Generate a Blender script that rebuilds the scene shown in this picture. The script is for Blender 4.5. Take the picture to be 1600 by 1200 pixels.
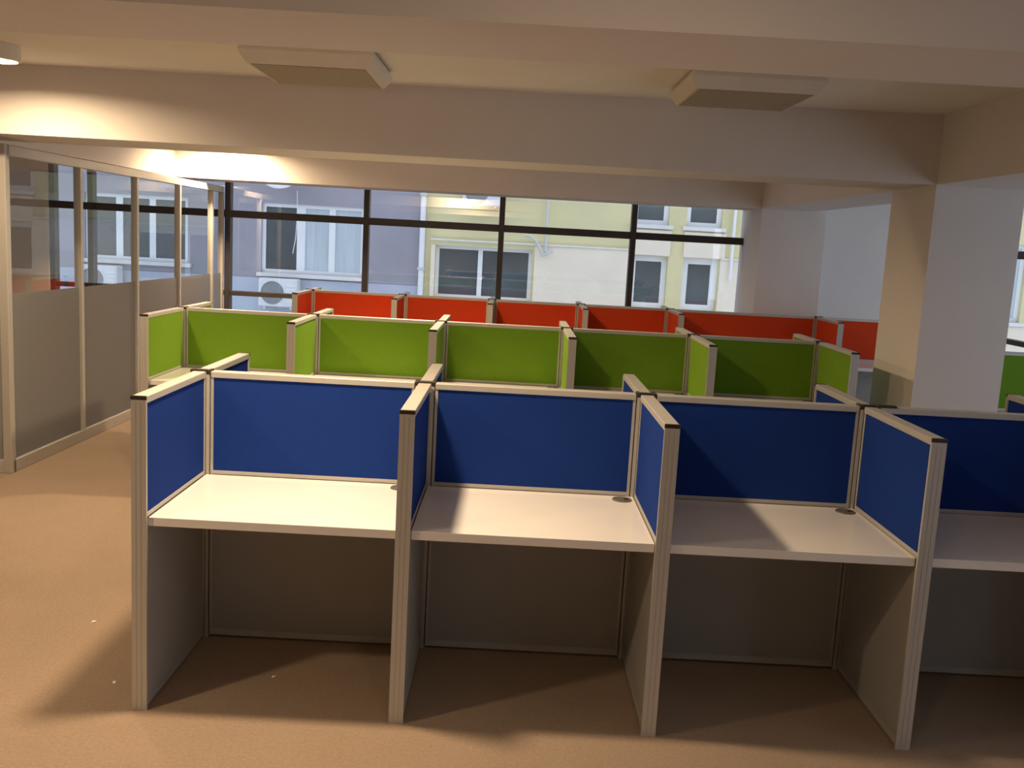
import bpy, bmesh, math, random
from mathutils import Matrix, Vector
random.seed(7)
scene = bpy.context.scene
COL = scene.collection
for o in list(bpy.data.objects):
    bpy.data.objects.remove(o)

# ------------------------------------------------------------------ camera
PITCH, YAW, ROLL = math.radians(81.567), math.radians(-0.264), math.radians(3.117)
cam_data = bpy.data.cameras.new('camera')
cam_data.sensor_width = 36.0
cam_data.lens = 36.0 * 1488.2 / 1600.0
cam_data.clip_end = 200
cam = bpy.data.objects.new('camera', cam_data)
COL.objects.link(cam)
rot = Matrix.Rotation(YAW, 4, 'Z') @ Matrix.Rotation(PITCH, 4, 'X') @ Matrix.Rotation(ROLL, 4, 'Z')
cam.matrix_world = Matrix.Translation((1.3139, -4.0735, 1.8162)) @ rot
scene.camera = cam

# ------------------------------------------------------------------ sky, exposure
world = bpy.data.worlds.new('overcast_sky')
scene.world = world
world.use_nodes = True
bg = world.node_tree.nodes['Background']
bg.inputs['Color'].default_value = (0.75, 0.83, 1.0, 1)
bg.inputs['Strength'].default_value = 1.2
vs = scene.view_settings
vs.view_transform = 'Standard'
vs.look = 'None'
vs.gamma = 1.0
vs.use_curve_mapping = False
vs.exposure = 0.42
LAMP_COLOR = (1.0, 0.73, 0.45)
# x, y, power of every warm ceiling downlight (each is built as a fitting near the end)
DOWNLIGHTS = [(-1.73, 1.62, 35.0), (-1.88, 6.42, 70.0), (-1.50, -2.25, 36.0),
              (0.42, -0.57, 60.0), (0.40, 3.28, 64.0), (1.60, -2.60, 3.5)]  # last one is a weak unseen lamp, added to lift the near beam's front

# ------------------------------------------------------------------ materials
MATS = {}
def new_mat(name):
    m = bpy.data.materials.new(name)
    m.use_nodes = True
    nt = m.node_tree
    MATS[name] = m
    return m, nt, nt.nodes['Principled BSDF']

def noise(nt, scale, detail=2.0, coord='Object', stretch=None):
    tc = nt.nodes.new('ShaderNodeTexCoord')
    n = nt.nodes.new('ShaderNodeTexNoise')
    n.inputs['Scale'].default_value = scale
    n.inputs['Detail'].default_value = detail
    if stretch:
        mp = nt.nodes.new('ShaderNodeMapping')
        mp.inputs['Scale'].default_value = stretch
        nt.links.new(tc.outputs[coord], mp.inputs['Vector'])
        nt.links.new(mp.outputs['Vector'], n.inputs['Vector'])
    else:
        nt.links.new(tc.outputs[coord], n.inputs['Vector'])
    return n

def surface(name, color, rough=0.6, metal=0.0, var=0.06, scale=6.0, bump=0.0, bump_scale=120.0,
            spec=0.5, sheen=0.0, stretch=None, coat=0.0):
    m, nt, b = new_mat(name)
    n = noise(nt, scale, 3.0, stretch=stretch)
    ramp = nt.nodes.new('ShaderNodeValToRGB')
    ramp.color_ramp.elements[0].position = 0.3
    ramp.color_ramp.elements[1].position = 0.7
    ramp.color_ramp.elements[0].color = tuple(max(0, c * (1 - var)) for c in color) + (1,)
    ramp.color_ramp.elements[1].color = tuple(min(1, c * (1 + var)) for c in color) + (1,)
    nt.links.new(n.outputs['Fac'], ramp.inputs['Fac'])
    nt.links.new(ramp.outputs['Color'], b.inputs['Base Color'])
    b.inputs['Roughness'].default_value = rough
    b.inputs['Metallic'].default_value = metal
    b.inputs['Specular IOR Level'].default_value = spec
    if sheen:
        b.inputs['Sheen Weight'].default_value = sheen
    if coat:
        b.inputs['Coat Weight'].default_value = coat
        b.inputs['Coat Roughness'].default_value = 0.08
    if bump:
        n2 = noise(nt, bump_scale, 2.0)
        bp = nt.nodes.new('ShaderNodeBump')
        bp.inputs['Strength'].default_value = bump
        bp.inputs['Distance'].default_value = 0.004
        nt.links.new(n2.outputs['Fac'], bp.inputs['Height'])
        nt.links.new(bp.outputs['Normal'], b.inputs['Normal'])
    return m

surface('wall_paint', (0.74, 0.70, 0.66), 0.85, var=0.02, scale=2.0, bump=0.05, bump_scale=60, spec=0.2)
surface('ceiling_paint', (0.85, 0.82, 0.76), 0.9, var=0.02, scale=2.0, spec=0.2)
surface('blue_fabric', (0.012, 0.040, 0.22), 0.95, var=0.025, scale=60, bump=0.35, bump_scale=500, spec=0.06)
surface('green_fabric', (0.152, 0.285, 0.024), 0.95, var=0.025, scale=60, bump=0.35, bump_scale=500, spec=0.08)
surface('red_fabric', (0.60, 0.062, 0.018), 0.95, var=0.025, scale=60, bump=0.35, bump_scale=500, spec=0.08)
surface('aluminium', (0.50, 0.485, 0.455), 0.42, metal=0.25, var=0.01, scale=3, spec=0.4)
surface('grey_board', (0.37, 0.365, 0.34), 0.6, var=0.03, scale=4, bump=0.04, bump_scale=300)
surface('dark_plastic', (0.030, 0.020, 0.014), 0.5, var=0.1)
surface('black_gap', (0.02, 0.018, 0.016), 0.8, var=0.1)
surface('white_laminate', (0.80, 0.78, 0.76), 0.14, var=0.015, scale=3, spec=0.5)
surface('grommet_plastic', (0.13, 0.12, 0.11), 0.45, var=0.05)
surface('lamp_white', (0.74, 0.70, 0.62), 0.55, var=0.02)
surface('lamp_diffuser', (0.36, 0.32, 0.24), 0.6, var=0.05, scale=40, bump=0.2, bump_scale=220)
surface('window_frame_dark', (0.050, 0.042, 0.042), 0.45, var=0.08, scale=5, spec=0.4)
surface('plaster_lilac', (0.34, 0.335, 0.385), 0.95, var=0.07, scale=1.3, bump=0.1, bump_scale=30, spec=0.1)
surface('plaster_plinth', (0.47, 0.53, 0.63), 0.95, var=0.06, scale=1.5, bump=0.1, bump_scale=30, spec=0.1)
surface('plaster_yellow', (0.70, 0.64, 0.37), 0.95, var=0.08, scale=1.1, bump=0.1, bump_scale=30, spec=0.1)
surface('plaster_cream', (0.86, 0.77, 0.62), 0.95, var=0.05, scale=1.2, bump=0.1, bump_scale=30, spec=0.1)
surface('pvc_white', (0.84, 0.86, 0.88), 0.4, var=0.02)
surface('sill_stone', (0.74, 0.74, 0.72), 0.6, var=0.05)
surface('dark_pane', (0.085, 0.105, 0.115), 0.12, var=0.25, scale=1.2)
surface('curtain_pane', (0.50, 0.58, 0.62), 0.35, var=0.08, scale=2.5, stretch=(6, 1, 0.4))
surface('ac_casing', (0.72, 0.75, 0.77), 0.5, var=0.04)
surface('ac_grille', (0.22, 0.25, 0.27), 0.6, var=0.1)
surface('asphalt', (0.10, 0.10, 0.105), 0.95, var=0.15, scale=3)
surface('pipe_grey', (0.60, 0.62, 0.60), 0.5, var=0.05)

def carpet():
    m, nt, b = new_mat('carpet')
    n = noise(nt, 240.0, 3.0)
    n2 = noise(nt, 2.2, 4.0)
    n3 = noise(nt, 70.0, 2.0)
    mix = nt.nodes.new('ShaderNodeMixRGB')
    mix.inputs['Color1'].default_value = (0.245, 0.178, 0.130, 1)
    mix.inputs['Color2'].default_value = (0.49, 0.38, 0.29, 1)
    add = nt.nodes.new('ShaderNodeMath'); add.operation = 'ADD'
    mul = nt.nodes.new('ShaderNodeMath'); mul.operation = 'MULTIPLY'; mul.inputs[1].default_value = 0.5
    nt.links.new(n.outputs['Fac'], add.inputs[0])
    nt.links.new(n3.outputs['Fac'], add.inputs[1])
    nt.links.new(add.outputs[0], mul.inputs[0])
    nt.links.new(mul.outputs[0], mix.inputs['Fac'])
    mix2 = nt.nodes.new('ShaderNodeMixRGB'); mix2.blend_type = 'MULTIPLY'
    mix2.inputs['Fac'].default_value = 0.18
    nt.links.new(mix.outputs['Color'], mix2.inputs['Color1'])
    nt.links.new(n2.outputs['Fac'], mix2.inputs['Color2'])
    nt.links.new(mix2.outputs['Color'], b.inputs['Base Color'])
    b.inputs['Roughness'].default_value = 1.0
    b.inputs['Specular IOR Level'].default_value = 0.05
    bp = nt.nodes.new('ShaderNodeBump'); bp.inputs['Strength'].default_value = 0.6
    bp.inputs['Distance'].default_value = 0.006
    nt.links.new(n.outputs['Fac'], bp.inputs['Height'])
    nt.links.new(bp.outputs['Normal'], b.inputs['Normal'])
carpet()

def thin_glass(name, tint=(0.93, 0.97, 0.98), ior=1.5, rough=0.0):
    m = bpy.data.materials.new(name); m.use_nodes = True
    nt = m.node_tree; nt.nodes.clear()
    out = nt.nodes.new('ShaderNodeOutputMaterial')
    tr = nt.nodes.new('ShaderNodeBsdfTransparent'); tr.inputs['Color'].default_value = tint + (1,)
    gl = nt.nodes.new('ShaderNodeBsdfGlossy'); gl.inputs['Roughness'].default_value = rough
    fr = nt.nodes.new('ShaderNodeFresnel')
    # a single sheet stands for a thin pane: the same index of refraction from either side
    geo = nt.nodes.new('ShaderNodeNewGeometry')
    mr = nt.nodes.new('ShaderNodeMapRange')
    mr.inputs['To Min'].default_value = ior; mr.inputs['To Max'].default_value = 1.0 / ior
    nt.links.new(geo.outputs['Backfacing'], mr.inputs['Value'])
    nt.links.new(mr.outputs['Result'], fr.inputs['IOR'])
    mx = nt.nodes.new('ShaderNodeMixShader')
    nt.links.new(fr.outputs[0], mx.inputs[0])
    nt.links.new(tr.outputs[0], mx.inputs[1]); nt.links.new(gl.outputs[0], mx.inputs[2])
    nt.links.new(mx.outputs[0], out.inputs['Surface'])
    MATS[name] = m
thin_glass('window_glass', (0.94, 0.97, 0.98), 2.5)
thin_glass('partition_glass', (0.93, 0.96, 0.96), 1.8)

def frosted():
    m = bpy.data.materials.new('frosted_film'); m.use_nodes = True
    nt = m.node_tree; nt.nodes.clear()
    out = nt.nodes.new('ShaderNodeOutputMaterial')
    d = nt.nodes.new('ShaderNodeBsdfDiffuse'); d.inputs['Color'].default_value = (0.26, 0.255, 0.255, 1)
    t = nt.nodes.new('ShaderNodeBsdfTranslucent'); t.inputs['Color'].default_value = (0.80, 0.82, 0.85, 1)
    m1 = nt.nodes.new('ShaderNodeMixShader'); m1.inputs[0].default_value = 0.55
    nt.links.new(d.outputs[0], m1.inputs[1]); nt.links.new(t.outputs[0], m1.inputs[2])
    nt.links.new(m1.outputs[0], out.inputs['Surface'])
    MATS['frosted_film'] = m
frosted()

def emitter(name, color, strength):
    m = bpy.data.materials.new(name); m.use_nodes = True
    nt = m.node_tree; nt.nodes.clear()
    out = nt.nodes.new('ShaderNodeOutputMaterial')
    e = nt.nodes.new('ShaderNodeEmission')
    e.inputs['Color'].default_value = color + (1,); e.inputs['Strength'].default_value = strength
    nt.links.new(e.outputs[0], out.inputs['Surface'])
    MATS[name] = m
emitter('lamp_glow', (1.0, 0.80, 0.52), 9.0)

# ------------------------------------------------------------------ mesh helpers
def box_bm(bm, x0, x1, y0, y1, z0, z1, bevel=0.0):
    r = bmesh.ops.create_cube(bm, size=1.0)
    vsx = r['verts']
    for v in vsx:
        v.co = Vector(((x0 + x1) / 2 + v.co.x * (x1 - x0), (y0 + y1) / 2 + v.co.y * (y1 - y0),
                       (z0 + z1) / 2 + v.co.z * (z1 - z0)))
    if bevel > 0:
        es = list({e for v in vsx for e in v.link_edges})
        bmesh.ops.bevel(bm, geom=es, offset=bevel, segments=1, affect='EDGES', profile=0.5)

def prism_bm(bm, poly, z0, z1):
    lo = [bm.verts.new((x, y, z0)) for x, y in poly]
    hi = [bm.verts.new((x, y, z1)) for x, y in poly]
    n = len(poly)
    bm.faces.new(lo[::-1]); bm.faces.new(hi)
    for i in range(n):
        bm.faces.new((lo[i], lo[(i + 1) % n], hi[(i + 1) % n], hi[i]))

def tube_bm(bm, pts, r, seg=8):
    rings = []
    for i, p in enumerate(pts):
        p = Vector(p)
        d = (Vector(pts[min(i + 1, len(pts) - 1)]) - Vector(pts[max(i - 1, 0)])).normalized()
        a = Vector((0, 0, 1)) if abs(d.z) < 0.9 else Vector((1, 0, 0))
        u = d.cross(a).normalized(); w = d.cross(u)
        rings.append([bm.verts.new(p + (u * math.cos(2 * math.pi * k / seg) + w * math.sin(2 * math.pi * k / seg)) * r)
                      for k in range(seg)])
    for a, b in zip(rings, rings[1:]):
        for k in range(seg):
            bm.faces.new((a[k], a[(k + 1) % seg], b[(k + 1) % seg], b[k]))
    bm.faces.new(rings[0][::-1]); bm.faces.new(rings[-1])

def lathe_bm(bm, prof, seg=32):
    """prof: list of (radius, z); closed to the axis where radius is 0"""
    rings = []
    for r, z in prof:
        if r < 1e-6:
            rings.append([bm.verts.new((0, 0, z))])
        else:
            rings.append([bm.verts.new((r * math.cos(2 * math.pi * k / seg), r * math.sin(2 * math.pi * k / seg), z))
                          for k in range(seg)])
    for a, b in zip(rings, rings[1:]):
        for k in range(seg):
            k2 = (k + 1) % seg
            if len(a) == 1:
                bm.faces.new((a[0], b[k], b[k2]))
            elif len(b) == 1:
                bm.faces.new((a[k], b[0], a[k2]))
            else:
                bm.faces.new((a[k], a[k2], b[k2], b[k]))

def link(name, bm, mat, parent=None, smooth=False):
    bmesh.ops.recalc_face_normals(bm, faces=bm.faces)
    me = bpy.data.meshes.new(name)
    bm.to_mesh(me); bm.free()
    me.materials.append(MATS[mat])
    if smooth:
        for p in me.polygons:
            p.use_smooth = True
    o = bpy.data.objects.new(name, me)
    COL.objects.link(o)
    if parent:
        o.parent = parent
    return o

def box(name, mat, parent, x0, x1, y0, y1, z0, z1, bevel=0.0):
    bm = bmesh.new()
    box_bm(bm, x0, x1, y0, y1, z0, z1, bevel)
    return link(name, bm, mat, parent)

def empty(name, loc, rz=0.0):
    o = bpy.data.objects.new(name, None)
    o.empty_display_size = 0.1
    COL.objects.link(o)
    o.location = loc
    o.rotation_euler = (0, 0, rz)
    return o

def tag(o, label, cat, group=None):
    o['label'] = label
    o['category'] = cat
    if group:
        o['group'] = group
    return o

def struct(o):
    o['kind'] = 'structure'
    return o

# ------------------------------------------------------------------ room shell
ZC, ZB = 2.785, 2.34
XL, XR, YB, YW = -5.6, 6.8, -6.2, 7.55
struct(box('floor', 'carpet', None, XL - .3, XR + .3, YB - .3, YW + .12, -0.12, 0.0))
struct(box('ceiling', 'ceiling_paint', None, XL - .3, XR + .3, YB - .3, YW + .12, ZC, ZC + 0.15))
struct(box('wall_left', 'wall_paint', None, XL - .2, XL, YB - .2, YW + .1, 0, ZC))
bm = bmesh.new()
box_bm(bm, XL, 5.67, YB - .2, YB, 0, ZC)
box_bm(bm, 5.67, XR, YB - .2, YB, 0, .15)
box_bm(bm, 5.67, XR, YB - .2, YB, 2.65, ZC)
struct(link('wall_back', bm, 'wall_paint'))
# right wall with a long window strip
bm = bmesh.new()
box_bm(bm, XR, XR + .2, YB - .2, YW + .1, 0, 0.15)
box_bm(bm, XR, XR + .2, YB - .2, YW + .1, 2.65, ZC)
for a, b in ((YB - .2, -4.62), (7.46, YW + .1)):
    box_bm(bm, XR, XR + .2, a, b, 0.15, 2.65)
struct(link('wall_right', bm, 'wall_paint'))
# solid part of the far wall between the two glazed stretches
struct(box('wall_far', 'wall_paint', None, 4.05, XR, YW - .03, YW + .12, 0, ZC))
struct(box('wall_far_left', 'wall_paint', None, XL, -4.28, YW - .08, YW + .12, 0, ZC))

def beam(x0, x1, y0, y1, z0=ZB):
    return struct(box('ceiling_beam', 'wall_paint', None, x0, x1, y0, y1, z0, ZC))
beam(XL, XR, -1.67, -1.205)           # cross beam near the camera
beam(XL, 4.05, 2.30, 2.92)            # cross beam in front of the lamps
beam(4.64, XR, 2.30, 2.92)
beam(-2.51, 4.05, 6.75, 7.35)         # beam before the windows
beam(4.05, 4.64, -1.205, YW)          # long beam over the columns
beam(-3.1, -2.51, 2.92, YW)           # long beam over the glass office
struct(box('column', 'wall_paint', None, 4.05, 4.64, 2.30, 3.03, 0, ZB))
struct(box('column', 'wall_paint', None, 4.05, 4.775, 6.75, YW - .03, 0, ZB))

# ------------------------------------------------------------------ windows
def window_wall(name, xs, y, z_levels, ztop, end=True):
    root = struct(empty(name, (xs[0], y, 0)))
    x_0 = xs[0]
    for x in xs:
        box('mullion', 'window_frame_dark', root, x - x_0 - .033, x - x_0 + .033, -.06, .06, 0, ztop, .004)
    for a, b in zip(xs, xs[1:]):
        a, b = a - x_0 + .033, b - x_0 - .033
        edges = [(0.0, 0.06)] + z_levels + [(ztop - .06, ztop)]
        for z0, z1 in edges:
            box('transom', 'window_frame_dark', root, a, b, -.045, .05, z0, z1, .004)
        for (l0, l1), (h0, h1) in zip(edges, edges[1:]):
            bm = bmesh.new()
            v = [bm.verts.new(c) for c in ((a, .01, l1), (b, .01, l1), (b, .01, h0), (a, .01, h0))]
            bm.faces.new(v)
            link('pane', bm, 'window_glass', root)
    return root
window_wall('window_1', [-4.25, -3.79, -2.145, -.484, 1.14, 2.725, 4.085], YW, [(1.0, 1.056), (1.935, 2.02)], ZC)
# glazing of the back wall (behind the camera, right) and of the right wall
root = struct(empty('window_2', (5.67, YB - .1, 0.15)))
for k in range(2):
    box('mullion', 'window_frame_dark', root, k * 1.07, k * 1.07 + .06, -.04, .04, 0, 2.5, .004)
for k in range(1):
    a, b = k * 1.07 + .06, k * 1.07 + 1.07
    for z0, z1 in ((0, .06), (2.44, 2.5)):
        box('transom', 'window_frame_dark', root, a, b, -.04, .04, z0, z1, .004)
    bm = bmesh.new()
    bm.faces.new([bm.verts.new(c) for c in ((a, 0, .06), (b, 0, .06), (b, 0, 2.44), (a, 0, 2.44))])
    link('pane', bm, 'window_glass', root)
root = struct(empty('window_3', (XR + .05, -4.55, 0.15)))
for k in range(7):
    y = k * 1.99
    box('mullion', 'window_frame_dark', root, -.06, .06, y - .035, y + .035, 0, 2.5, .004)
for k in range(6):
    a, b = k * 1.99 + .035, k * 1.99 + 1.955
    zz = [(0, .06), (.85, .906), (1.785, 1.87), (2.44, 2.5)]
    for z0, z1 in zz:
        box('transom', 'window_frame_dark', root, -.045, .05, a, b, z0, z1, .004)
    for (l0, l1), (h0, h1) in zip(zz, zz[1:]):
        bm = bmesh.new()
        bm.faces.new([bm.verts.new(c) for c in ((0, a, l1), (0, b, l1), (0, b, h0), (0, a, h0))])
        link('pane', bm, 'window_glass', root)

# ------------------------------------------------------------------ glass partition
XP = -2.205
def glass_bay(root, a, b, zt):
    """pane and film between two posts, along local x"""
    bm = bmesh.new()
    bm.faces.new([bm.verts.new(c) for c in ((a, 0, .09), (b, 0, .09), (b, 0, zt), (a, 0, zt))])
    p = link('glass_pane', bm, 'partition_glass', root)
    bm = bmesh.new()
    v = [bm.verts.new(c) for c in ((a, -.0055, .09), (b, -.0055, .09), (b, -.0055, 1.27), (a, -.0055, 1.27))]
    bm.faces.new(v)
    f = link('frosted_film', bm, 'frosted_film', p)
    return p

def partition(label, loc, rz, stations, zt=2.29, first_w=.03):
    root = tag(empty('glass_partition', loc, rz), label, 'glass partition')
    L = stations[-1]
    box('top_rail', 'aluminium', root, 0, L, -.03, .03, zt - .07, zt, .003)
    box('bottom_rail', 'aluminium', root, 0, L, -.03, .03, 0, .09, .003)
    for i, s in enumerate(stations):
        w = first_w if i == 0 else .021
        box('post', 'aluminium', root, s - w, s + w, -.03, .03, 0.0 if i == 0 else .09, zt if i == 0 else zt - .07, .003)
    for a, b in zip(stations, stations[1:]):
        glass_bay(root, a + .021, b - .021, zt - .07)
    return root
partition('tall glass office wall in aluminium frame, frosted below, running back to windows', (XP, 2.56, 0), math.pi / 2,
          [0, 1.13, 2.28, 3.41, 4.49, 4.88])
partition('short glass office front at left edge, turning off the frosted glass wall', (XP - .031, 2.56, 0), math.pi,
          [.03, 1.1, 2.2, 3.3], first_w=.001)

# ------------------------------------------------------------------ booth rows
H, T = 1.2, 0.055
ZD = 0.748

def post_profile(w, d, x0):
    """rectangular extrusion with two grooves on its end face; local x runs along the panel, end face at x0+d"""
    g, gw = .0012, .003
    x1 = x0 + d
    ys = [-w / 2, -w / 6 - gw / 2, -w / 6 + gw / 2, w / 6 - gw / 2, w / 6 + gw / 2, w / 2]
    return [(x0, -w / 2), (x1, ys[0]), (x1, ys[1]), (x1 - g, ys[1]), (x1 - g, ys[2]), (x1, ys[2]), (x1, ys[3]),
            (x1 - g, ys[3]), (x1 - g, ys[4]), (x1, ys[4]), (x1, ys[5]), (x0, w / 2)]

_cache = {}
def shared(key, name, maker, mat, parent):
    """mesh data shared between alike pieces"""
    if key not in _cache:
        o = link(name, maker(), mat, parent)
        _cache[key] = o.data
        return o
    o = bpy.data.objects.new(name, _cache[key])
    COL.objects.link(o)
    o.parent = parent
    return o

def mk(*a, **k):
    def f():
        bm = bmesh.new(); box_bm(bm, *a, **k); return bm
    return f

def panel_body(root, key, a, b, fabric, top_to, s0=.012, s1=.012):
    """parts shared by dividers and screens; a..b is the clear length between end pieces"""
    ZT = H - .026
    shared(key + ('top',), 'top_rail', mk(a, top_to, -T / 2, T / 2, ZT, H, bevel=.002), 'aluminium', root)
    shared(key + ('st0',), 'stile', mk(a, a + s0, -T * .44, T * .44, .012, ZT), 'aluminium', root)
    shared(key + ('st1',), 'stile', mk(b - s1, b, -T * .44, T * .44, .012, ZT), 'aluminium', root)
    shared(key + ('fab', fabric), 'fabric_panel', mk(a + s0, b - s1, -T * .40, T * .40, .766, ZT), fabric, root)
    shared(key + ('mid',), 'middle_rail', mk(a + s0, b - s1, -T * .44, T * .44, .750, .766), 'aluminium', root)
    shared(key + ('low',), 'lower_panel', mk(a + s0, b - s1, -T * .40, T * .40, .04, .750), 'grey_board', root)
    shared(key + ('bot',), 'bottom_rail', mk(a + s0, b - s1, -T * .44, T * .44, .012, .04), 'aluminium', root)

def divider(label, group, x, y, rz, L, fabric):
    """divider standing out from the spine; local x runs from the connector post to the free end"""
    root = tag(empty('divider_panel', (x, y, 0), rz), label, 'divider', group)
    key = ('div', round(L, 3))
    g0 = T / 2 + .006
    pw = .012
    panel_body(root, key, g0, L - pw, fabric, L - .007, s1=.006)
    def post():
        bm = bmesh.new(); prism_bm(bm, post_profile(T, pw, L - pw), 0, H - .026) 
        return bm
    shared(key + ('post',), 'end_post', post, 'aluminium', root)
    shared(key + ('face',), 'post_head', mk(L - .007, L, -T / 2, T / 2, H - .026, 1.187), 'aluminium', root)
    shared(key + ('cap',), 'end_cap', mk(L - .007, L + .002, -T / 2 - .001, T / 2 + .001, 1.187, 1.202, bevel=.001), 'dark_plastic', root)
    return root

def screen(label, group, x0, x1, y, fabric):
    L = x1 - x0
    root = tag(empty('screen_panel', (x0, y, 0)), label, 'screen panel', group)
    g0 = .045
    panel_body(root, ('scr', round(L, 3)), g0, L - g0, fabric, L - g0)
    return root

def connector(label, group, x, y, tail=False):
    root = tag(empty('connector_post', (x, y, 0)), label, 'post', group)
    def post():
        bm = bmesh.new()
        w, h, c = .040, T / 2 - .001, .007
        prism_bm(bm, [(-w, -h), (-w + c * 2, -h), (-w + c * 2, -h + c), (w - c * 2, -h + c), (w - c * 2, -h), (w, -h),
                      (w, h), (w - c * 2, h), (w - c * 2, h - c), (-w + c * 2, h - c), (-w + c * 2, h), (-w, h)], 0, 1.186)
        return bm
    shared(('conn',), 'post', post, 'aluminium', root)
    shared(('conncore',), 'joint_strip', mk(-.0445, .0445, -.015, .015, .012, 1.17), 'black_gap', root)
    def capm():
        bm = bmesh.new()
        box_bm(bm, -.043, .043, -.012, .012, 1.186, 1.2055, .002)
        for s in (-1, 1):
            box_bm(bm, s * .036 - .008, s * .036 + .008, -T / 2, T / 2, 1.186, 1.2065, .002)
        return bm
    shared(('conncap',), 'cap', capm, 'dark_plastic', root)
    if tail:
        bm = bmesh.new(); box_bm(bm, .04, .115, -.03, .005, 1.2, 1.209, .002)
        link('loose_cap_strip', bm, 'dark_plastic', root)
    return root

def desk(label, group, x0, x1, y, depth, side=-1):
    """white top between two dividers; side -1 faces the camera"""
    a, b = x0 + T / 2 + .001, x1 - T / 2 - .001
    root = tag(empty('desktop', (a, y, 0)), label, 'desk', group)
    L = b - a
    y_back, y_front = -(T / 2 + .002), -(depth - .02)
    box('board', 'white_laminate', root, 0, L, y_front, y_back, ZD - .034, ZD, .0015)
    # cable grommet near the right rear corner
    gx, gy = L - .055, y_back - .062
    bm = bmesh.new()
    lathe_bm(bm, [(0.0, .003), (.027, .003), (.033, .005), (.041, .0045), (.0425, 0.0), (0, 0)], 28)
    g = link('grommet', bm, 'grommet_plastic', root, smooth=False)
    g.location = (gx, gy, ZD)
    bm = bmesh.new()
    box_bm(bm, .008, .028, -.008, .008, .0032, .0062, .001)
    n = link('cable_notch', bm, 'dark_plastic', g)
    return root

ORD = ['first', 'second', 'third', 'fourth', 'fifth', 'sixth', 'seventh']

# --- blue row (nearest)
XBL = [-.006, .960, 1.915, 2.879, 3.840]
DB, BB = .707, .647
front_lab = ['grey-posted blue divider at the left end of the nearest row, beside the open carpet',
             'blue divider between the brightly lit leftmost desk and the second white desk',
             'blue divider between the second and third white desks of the nearest row',
             'blue divider with pale daylit post, between the third desk and the cut-off desk',
             'last blue divider, past the desk cut off by the right edge']
rear_lab = ['short blue rear divider behind the left end of the nearest row',
            'blue rear divider behind the joint of the first and second blue screens',
            'blue rear divider behind the joint of the second and third blue screens',
            'blue rear divider pointing at the yellowish column side',
            'blue rear divider tip at the right edge, in front of the far green panel']
for k, x in enumerate(XBL):
    divider(front_lab[k], 'blue dividers facing the camera', x, 0, -math.pi / 2, DB, 'blue_fabric')
    divider(rear_lab[k], 'blue dividers behind the nearest row', x, 0, math.pi / 2, BB, 'blue_fabric')
    connector(['grey joint post with dark cap at the left corner of nearest booth',
               'grey joint post with dark cap behind the second blue divider',
               'grey joint post with dark cap behind the third blue divider',
               'grey joint post whose dark cap has a loose strip, behind the fourth blue divider',
               'grey joint post at the far right end of the nearest row'][k], 'joint posts of the blue row', x, 0, tail=(k == 3))
sl = ['blue back screen over the brightly lit leftmost desk', 'blue back screen over the second white desk',
      'very dark blue back screen over the third white desk', 'blue back screen cut off by the right edge, in front of the columns']
dl = ['glossy white desktop in the leftmost booth, brightly lit', 'white desktop in the second booth with a shadow on its left',
      'dim white desktop in the third booth, half shaded', 'bluish white desktop cut off by the right edge']
for k in range(4):
    screen(sl[k], 'blue back screens', XBL[k], XBL[k + 1], 0, 'blue_fabric')
    desk(dl[k], 'desktops of the blue row', XBL[k], XBL[k + 1], 0, DB)

# --- green row (middle)
XGR = [-1.181, -.18, .787, 1.74, 2.701, 3.675]
YG, DG, BG = 3.135, .745, .647
for k, x in enumerate(XGR):
    where = ['at the left end by the glass wall', 'second from the left', 'third from the left',
             'fourth from the left', 'fifth from the left', 'at the right end, by the column'][k]
    divider('green front divider of the middle row, ' + where, 'green dividers facing the camera', x, YG, -math.pi / 2, DG, 'green_fabric')
    divider('green rear divider tip of the middle row, ' + where.replace(' of the green row', ''), 'green dividers behind the middle row',
            x, YG, math.pi / 2, BG, 'green_fabric')
    connector('grey joint post of the green row, ' + where.replace(' of the green row', ''), 'joint posts of the green row', x, YG)
gl = ['bright green back screen at the left end of the middle row', 'green back screen second from left in the middle row',
      'green back screen in the centre of the middle row', 'dark green back screen fourth from left in the middle row',
      'very dark green back screen nearest the column']
for k in range(5):
    screen(gl[k], 'green back screens', XGR[k], XGR[k + 1], YG, 'green_fabric')
    desk(ORD[k] + ' desktop from the left in the green row, in front of its green screen', 'desktops of the green row',
         XGR[k], XGR[k + 1], YG, DG)
screen('green screen seen at the right edge beyond the column', 'green back screens', 4.70, 5.95, YG, 'green_fabric')

# --- red row (far, before the windows)
XRD = [-.869, .131, 1.097, 2.059, 3.026, 4.635, 5.60]
YR, DR, BR = 6.246, .734, .45
for k, x in enumerate(XRD):
    where = ['at the left end', 'second from the left', 'third from the left', 'fourth from the left', 'fifth from the left',
             'sixth from the left, just left of the column', 'hidden behind the column'][k]
    if k < 6:
        divider('red front divider of the far row, ' + where, 'red dividers facing the camera', x, YR, -math.pi / 2, DR, 'red_fabric')
        if k != 5:
            divider('red rear divider tip by the windows, ' + where, 'red dividers behind the far row', x, YR, math.pi / 2, BR, 'red_fabric')
    connector('grey joint post of the red row, ' + where, 'joint posts of the red row', x, YR)
rl = ['bright red screen at the left end of the far row', 'red screen second from left in the far row', 'red screen third from left in the far row',
      'red screen fourth from left in the far row', 'extra wide dark red screen in front of the grey far column',
      'red screen at the right end, partly behind the near column']
for k in range(6):
    screen(rl[k], 'red back screens', XRD[k], XRD[k + 1], YR, 'red_fabric')
    desk(['first', 'second', 'third', 'fourth', 'wide fifth', 'sixth'][k] + ' desktop from the left in the far red row', 'desktops of the red row',
         XRD[k], XRD[k + 1], YR, DR)

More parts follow.
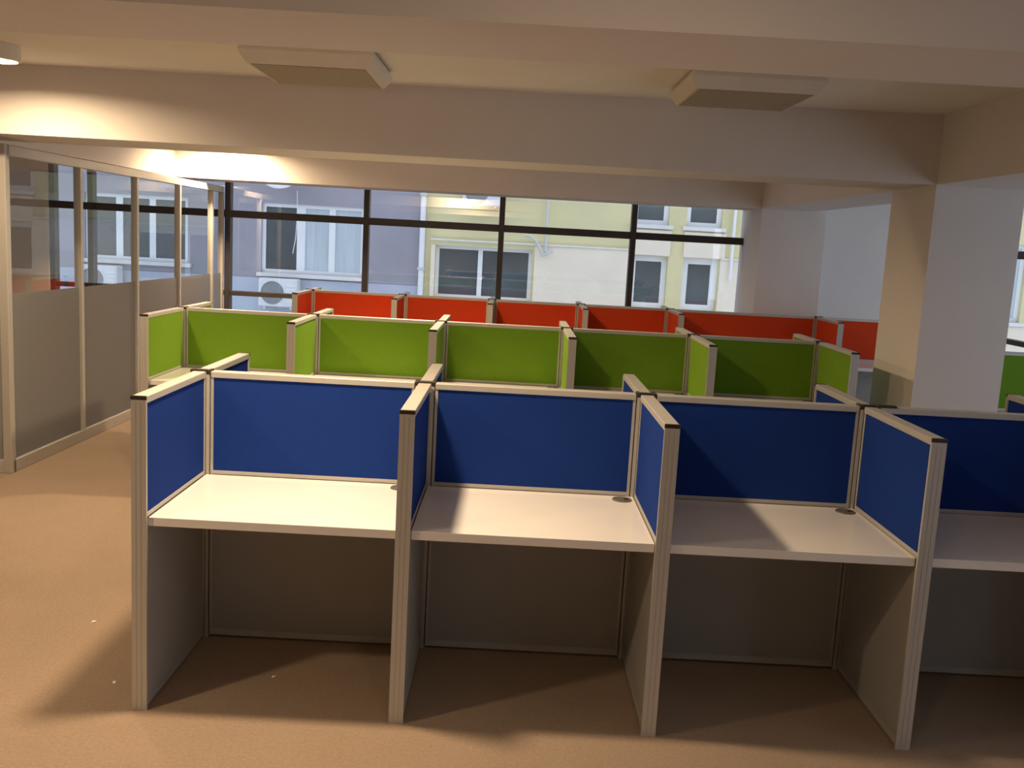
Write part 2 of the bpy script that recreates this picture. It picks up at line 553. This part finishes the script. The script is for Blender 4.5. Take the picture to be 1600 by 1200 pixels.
# ------------------------------------------------------------------ ceiling fittings
def tray_lamp(label, cx, cy):
    root = tag(empty('ceiling_lamp', (cx, cy, ZC)), label, 'ceiling lamp', 'square ceiling lamps')
    box('mount', 'black_gap', root, -.28, .28, -.28, .28, -.014, 0)
    prof = [(.352, -.014), (.362, -.04), (.352, -.062), (.322, -.104), (.300, -.104)]
    bm = bmesh.new()
    rings = []
    for r, z in prof:
        rings.append([bm.verts.new((sx * r, sy * r, z)) for sx, sy in ((-1, -1), (1, -1), (1, 1), (-1, 1))])
    bm.faces.new(rings[0])
    for a, b in zip(rings, rings[1:]):
        for k in range(4):
            bm.faces.new((a[k], a[(k + 1) % 4], b[(k + 1) % 4], b[k]))
    bm.faces.new(rings[-1][::-1])
    link('housing', bm, 'lamp_white', root)
    box('diffuser', 'lamp_diffuser', root, -.305, .305, -.305, .305, -.108, -.1035, .001)
tray_lamp('unlit square ceiling lamp on the left, its right side showing', .165, 1.475)
tray_lamp('unlit square ceiling lamp on the right, nearer the column', 2.555, 1.495)

def downlight(label, x, y, power):
    root = tag(empty('downlight', (x, y, ZC)), label, 'downlight', 'round ceiling downlights')
    bm = bmesh.new()
    lathe_bm(bm, [(0, 0), (.125, 0), (.130, -.012), (.130, -.085), (.124, -.092), (.112, -.092), (.108, -.075), (.104, -.062), (0, -.062)], 40)
    link('housing', bm, 'lamp_white', root, smooth=False)
    bm = bmesh.new()
    lathe_bm(bm, [(0, -.066), (.098, -.066), (.098, -.063), (0, -.063)], 32)
    link('lens', bm, 'lamp_glow', root)
    d = bpy.data.lights.new('downlight_bulb', 'AREA')
    d.shape = 'DISK'; d.size = .20; d.energy = power; d.color = LAMP_COLOR
    lo = bpy.data.objects.new('bulb', d)
    COL.objects.link(lo)
    lo.parent = root
    lo.location = (0, 0, -.070)
for (x, y, pw), lab in zip(DOWNLIGHTS, ['lit round downlight cut off by the left edge, between two beams',
                                        'lit round downlight behind the beam, glowing on the wall above the windows',
                                        'lit round downlight before the near beam, left of the camera',
                                        'lit round downlight hidden by the near beam, above the leftmost desk',
                                        'lit round downlight hidden behind the middle beam, above the green row',
                                        'dim unseen downlight added to brighten the near beam, right of the camera']):
    downlight(lab, x, y, pw)

# ------------------------------------------------------------------ houses across the street
YF = 14.5
struct(box('street', 'asphalt', None, -30, 40, 7.9, 26, -6.2, -6.0))

def house(label, x0, x1, wall_mat, holes):
    """front wall with real openings; holes are (x0, x1, z0, z1)"""
    root = tag(empty('apartment_building', (x0, YF, -6.0)), label, 'building')
    zs = sorted({0.0, 20.0} | {h[2] + 6 for h in holes} | {h[3] + 6 for h in holes})
    bm = bmesh.new()
    for za, zb in zip(zs, zs[1:]):
        cuts = sorted((h[0], h[1]) for h in holes if h[2] + 6 <= za + 1e-6 and h[3] + 6 >= zb - 1e-6)
        x = x0
        for a, b in cuts:
            box_bm(bm, x - x0, a - x0, 0, .35, za, zb); x = b
        box_bm(bm, x - x0, x1 - x0, 0, .35, za, zb)
    box_bm(bm, 0, x1 - x0, .35, 8, 0, 20)
    link('wall', bm, wall_mat, root)
    return root

def house_window(root, x0, x1, z0, z1, splits, panes, setback=.10, fw=.07, sill=True):
    ox, oz = root.location.x, root.location.z
    a, b, c, d = x0 - ox, x1 - ox, z0 - oz, z1 - oz
    bm = bmesh.new()
    box_bm(bm, a, b, setback, setback + .07, c, c + fw)
    box_bm(bm, a, b, setback, setback + .07, d - fw, d)
    box_bm(bm, a, a + fw, setback, setback + .07, c + fw, d - fw)
    box_bm(bm, b - fw, b, setback, setback + .07, c + fw, d - fw)
    for s, w in splits:
        box_bm(bm, s - ox - w / 2, s - ox + w / 2, setback, setback + .07, c + fw, d - fw)
    f = link('window_frame', bm, 'pvc_white', root)
    edges = [a + fw] + sum(([s - ox - w / 2, s - ox + w / 2] for s, w in splits), []) + [b - fw]
    for k, mat in enumerate(panes):
        box('pane', mat, f, edges[2 * k], edges[2 * k + 1], setback + .03, setback + .045, c + fw, d - fw)
    if sill:
        box('sill', 'sill_stone', root, a - .07, b + .08, -.09, setback, c - .075, c, .006)
    return f

grey_holes = [(-3.58, -1.60, .99, 2.32), (-6.98, -5.00, 1.08, 2.34)]
hg = house('lilac grey apartment house across the street, behind the left windows', -16.0, -.52, 'plaster_lilac', grey_holes)
house_window(hg, *grey_holes[0], [(-2.83, .16), (-2.23, .12)], ['dark_pane', 'curtain_pane', 'curtain_pane'], setback=.06)
house_window(hg, *grey_holes[1], [(-6.34, .13), (-5.70, .12)], ['dark_pane', 'dark_pane', 'dark_pane'], setback=.06)
box('plinth', 'plaster_plinth', hg, 0, 15.48, -.03, 0, 0, 6.96 - .075)

yel_holes = [(-.22, 1.66, .68, 1.70), (3.56, 4.24, 2.30, 3.5), (4.58, 5.26, 2.30, 3.5), (3.58, 4.28, .70, 1.70), (4.58, 5.26, .69, 1.71),
             (6.9, 8.3, .8, 2.3), (9.6, 11.2, .8, 2.3)]
hy = house('pale yellow apartment house with cream lower wall, behind the right windows', -.42, 16.0, 'plaster_yellow', yel_holes)
house_window(hy, *yel_holes[0], [(.65, .09)], ['dark_pane', 'dark_pane'], setback=.16, sill=False)
house_window(hy, *yel_holes[1], [], ['dark_pane'], fw=.09)
w3 = house_window(hy, *yel_holes[2], [], ['dark_pane'], fw=.09)
house_window(hy, *yel_holes[3], [], ['dark_pane'], fw=.10, setback=.14, sill=False)
house_window(hy, *yel_holes[4], [], ['dark_pane'], fw=.12, setback=.14, sill=False)
house_window(hy, *yel_holes[5], [(7.6, .1)], ['curtain_pane', 'curtain_pane'])
house_window(hy, *yel_holes[6], [(10.4, .1)], ['dark_pane', 'curtain_pane'])
# cream render of the lower storey, proud of the yellow wall, cut round its windows
def cream(x0, x1, z0, z1):
    box('lower_render', 'plaster_cream', hy, x0 + .42, x1 + .42, -.045, 0, z0 + 6, z1 + 6)
cream(-.30, -.22, -5.9, 1.70); cream(-.30, 1.80, -5.9, .62); cream(1.70, 3.56, -5.9, 1.78); cream(1.70, 3.56, 1.78, 1.80)
cream(3.56, 4.30, 1.72, 2.20); cream(3.56, 5.36, -5.9, .66); cream(4.56, 5.36, 1.72, 2.20); cream(5.28, 16, -5.9, .72)
cream(5.28, 6.9, .72, 1.72)
box('ledge', 'sill_stone', hy, .1, 4.0, -.075, -.045, 7.785, 7.82, .004)
box('ledge', 'sill_stone', hy, 5.7, 7.2, -.075, -.045, 7.70, 7.735, .004)

# rain pipe at the joint of the two houses
bm = bmesh.new(); tube_bm(bm, [(0, 0, 0), (0, 0, 12)], .055, 12)
rp = link('pipe', bm, 'pvc_white', None)
rp.name = 'rain_pipe'
rp.location = (-.47, YF - .105, -6)
tag(rp, 'white rain pipe where the grey and yellow houses meet', 'pipe')
for z in (7.2, 8.6):
    bm = bmesh.new(); box_bm(bm, -.07, .07, -.065, .104, z, z + .05, .004)
    link('bracket', bm, 'pipe_grey', rp)

bm = bmesh.new(); tube_bm(bm, [(0, 0, 1.64), (0, 0, 5)], .028, 8)
cp = link('conduit', bm, 'pipe_grey', None)
cp.location = (1.90, YF - .11, 0)
tag(cp, 'thin vertical conduit on the yellow house, right of its wide window', 'pipe')
bm = bmesh.new(); tube_bm(bm, [(-.40, -.02, 1.97), (-.28, -.04, 1.95), (-.18, -.05, 1.86), (-.10, -.06, 1.70), (-.07, -.06, 1.60), (.0, -.06, 1.62), (.14, -.03, 1.70)], .025, 8)
link('bent_hose', bm, 'pipe_grey', cp)
bm = bmesh.new(); tube_bm(bm, [(0, 0, 1.3), (0, 0, 5)], .03, 8)
rp2 = link('conduit', bm, 'pvc_white', None)
rp2.location = (5.48, YF - .11, 0)
tag(rp2, 'white conduit on the yellow house beside the rightmost small window', 'pipe')

def air_conditioner(label, x, z, w=.74, h=.54, d=.30):
    root = tag(empty('air_conditioner', (x, YF - .03, z)), label, 'air conditioner', 'air conditioners on the houses')
    box('casing', 'ac_casing', root, 0, w, -d - .08, -.08, 0, h, .02)
    bm = bmesh.new()
    lathe_bm(bm, [(0, .012), (.05, .014), (.06, .004), (.195, .004), (.205, .014), (.215, .014), (.22, 0), (0, 0)], 28)
    g = link('fan_grille', bm, 'ac_grille', root)
    g.rotation_euler = (math.pi / 2, 0, 0)
    g.location = (w * .36, -d - .08, h * .5)
    for k in range(5):
        box('louvre', 'pvc_white', root, w * .72, w * .95, -d - .09, -d - .08, .1 + k * .075, .13 + k * .075)
    for bx in (.1, w - .14):
        box('bracket', 'pipe_grey', root, bx, bx + .04, -d - .08, 0, -.04, 0)
air_conditioner('air conditioner under the white sill of the lilac grey house', -3.52, .36)
air_conditioner('air conditioner seen through the glass office wall', -6.95, .43)
air_conditioner('white air conditioner high on the yellow house, above the wide window', .28, 2.47, .74, .5)

# satellite dish
root = tag(empty('satellite_dish', (-3.12, YF, 2.88)), 'white satellite dish whose rim shows at the top of the left window', 'satellite dish')
bm = bmesh.new()
lathe_bm(bm, [(0, 0), (.15, .012), (.28, .045), (.40, .10), (.41, .105), (.40, .115), (.28, .06), (.15, .027), (0, .015)], 36)
d = link('dish', bm, 'pvc_white', root, smooth=True)
d.rotation_euler = (math.radians(62), 0, 0)
d.location = (0, -.35, 0)
bm = bmesh.new(); tube_bm(bm, [(0, 0, -.05), (0, -.2, -.03), (0, -.34, 0)], .025, 8)
link('arm', bm, 'pipe_grey', root)
bm = bmesh.new(); tube_bm(bm, [(.22, -.03, -.3), (.23, -.04, -.8), (.21, -.05, -1.2), (.16, -.05, -1.5)], .008, 6)
link('cable', bm, 'pvc_white', root)

# ------------------------------------------------------------------ scraps on the carpet
for (x, y, rz), lab in zip([(-.515, .067, .4), (-.187, -.503, 1.9), (.42, -.382, .9)],
                           ['tiny white paper scrap on the open carpet, farther from the booths',
                            'tiny white paper scrap on the carpet beside the leftmost grey post',
                            'tiny pale scrap on the carpet under the leftmost desk']):
    bm = bmesh.new()
    lo = [bm.verts.new(c) for c in ((-.011, -.005, .001), (.002, -.006, .004), (.012, -.003, .002), (.009, .005, .001), (-.001, .006, .005), (-.010, .004, .002))]
    hi = [bm.verts.new((v.co.x, v.co.y, v.co.z + .001)) for v in lo]
    bm.faces.new(hi); bm.faces.new(lo[::-1])
    for k in range(6):
        bm.faces.new((lo[k], lo[(k + 1) % 6], hi[(k + 1) % 6], hi[k]))
    o = tag(link('paper_scrap', bm, 'pvc_white'), lab, 'scrap', 'scraps on the carpet')
    o.location = (x, y, 0.0)
    o.rotation_euler = (0, 0, rz)
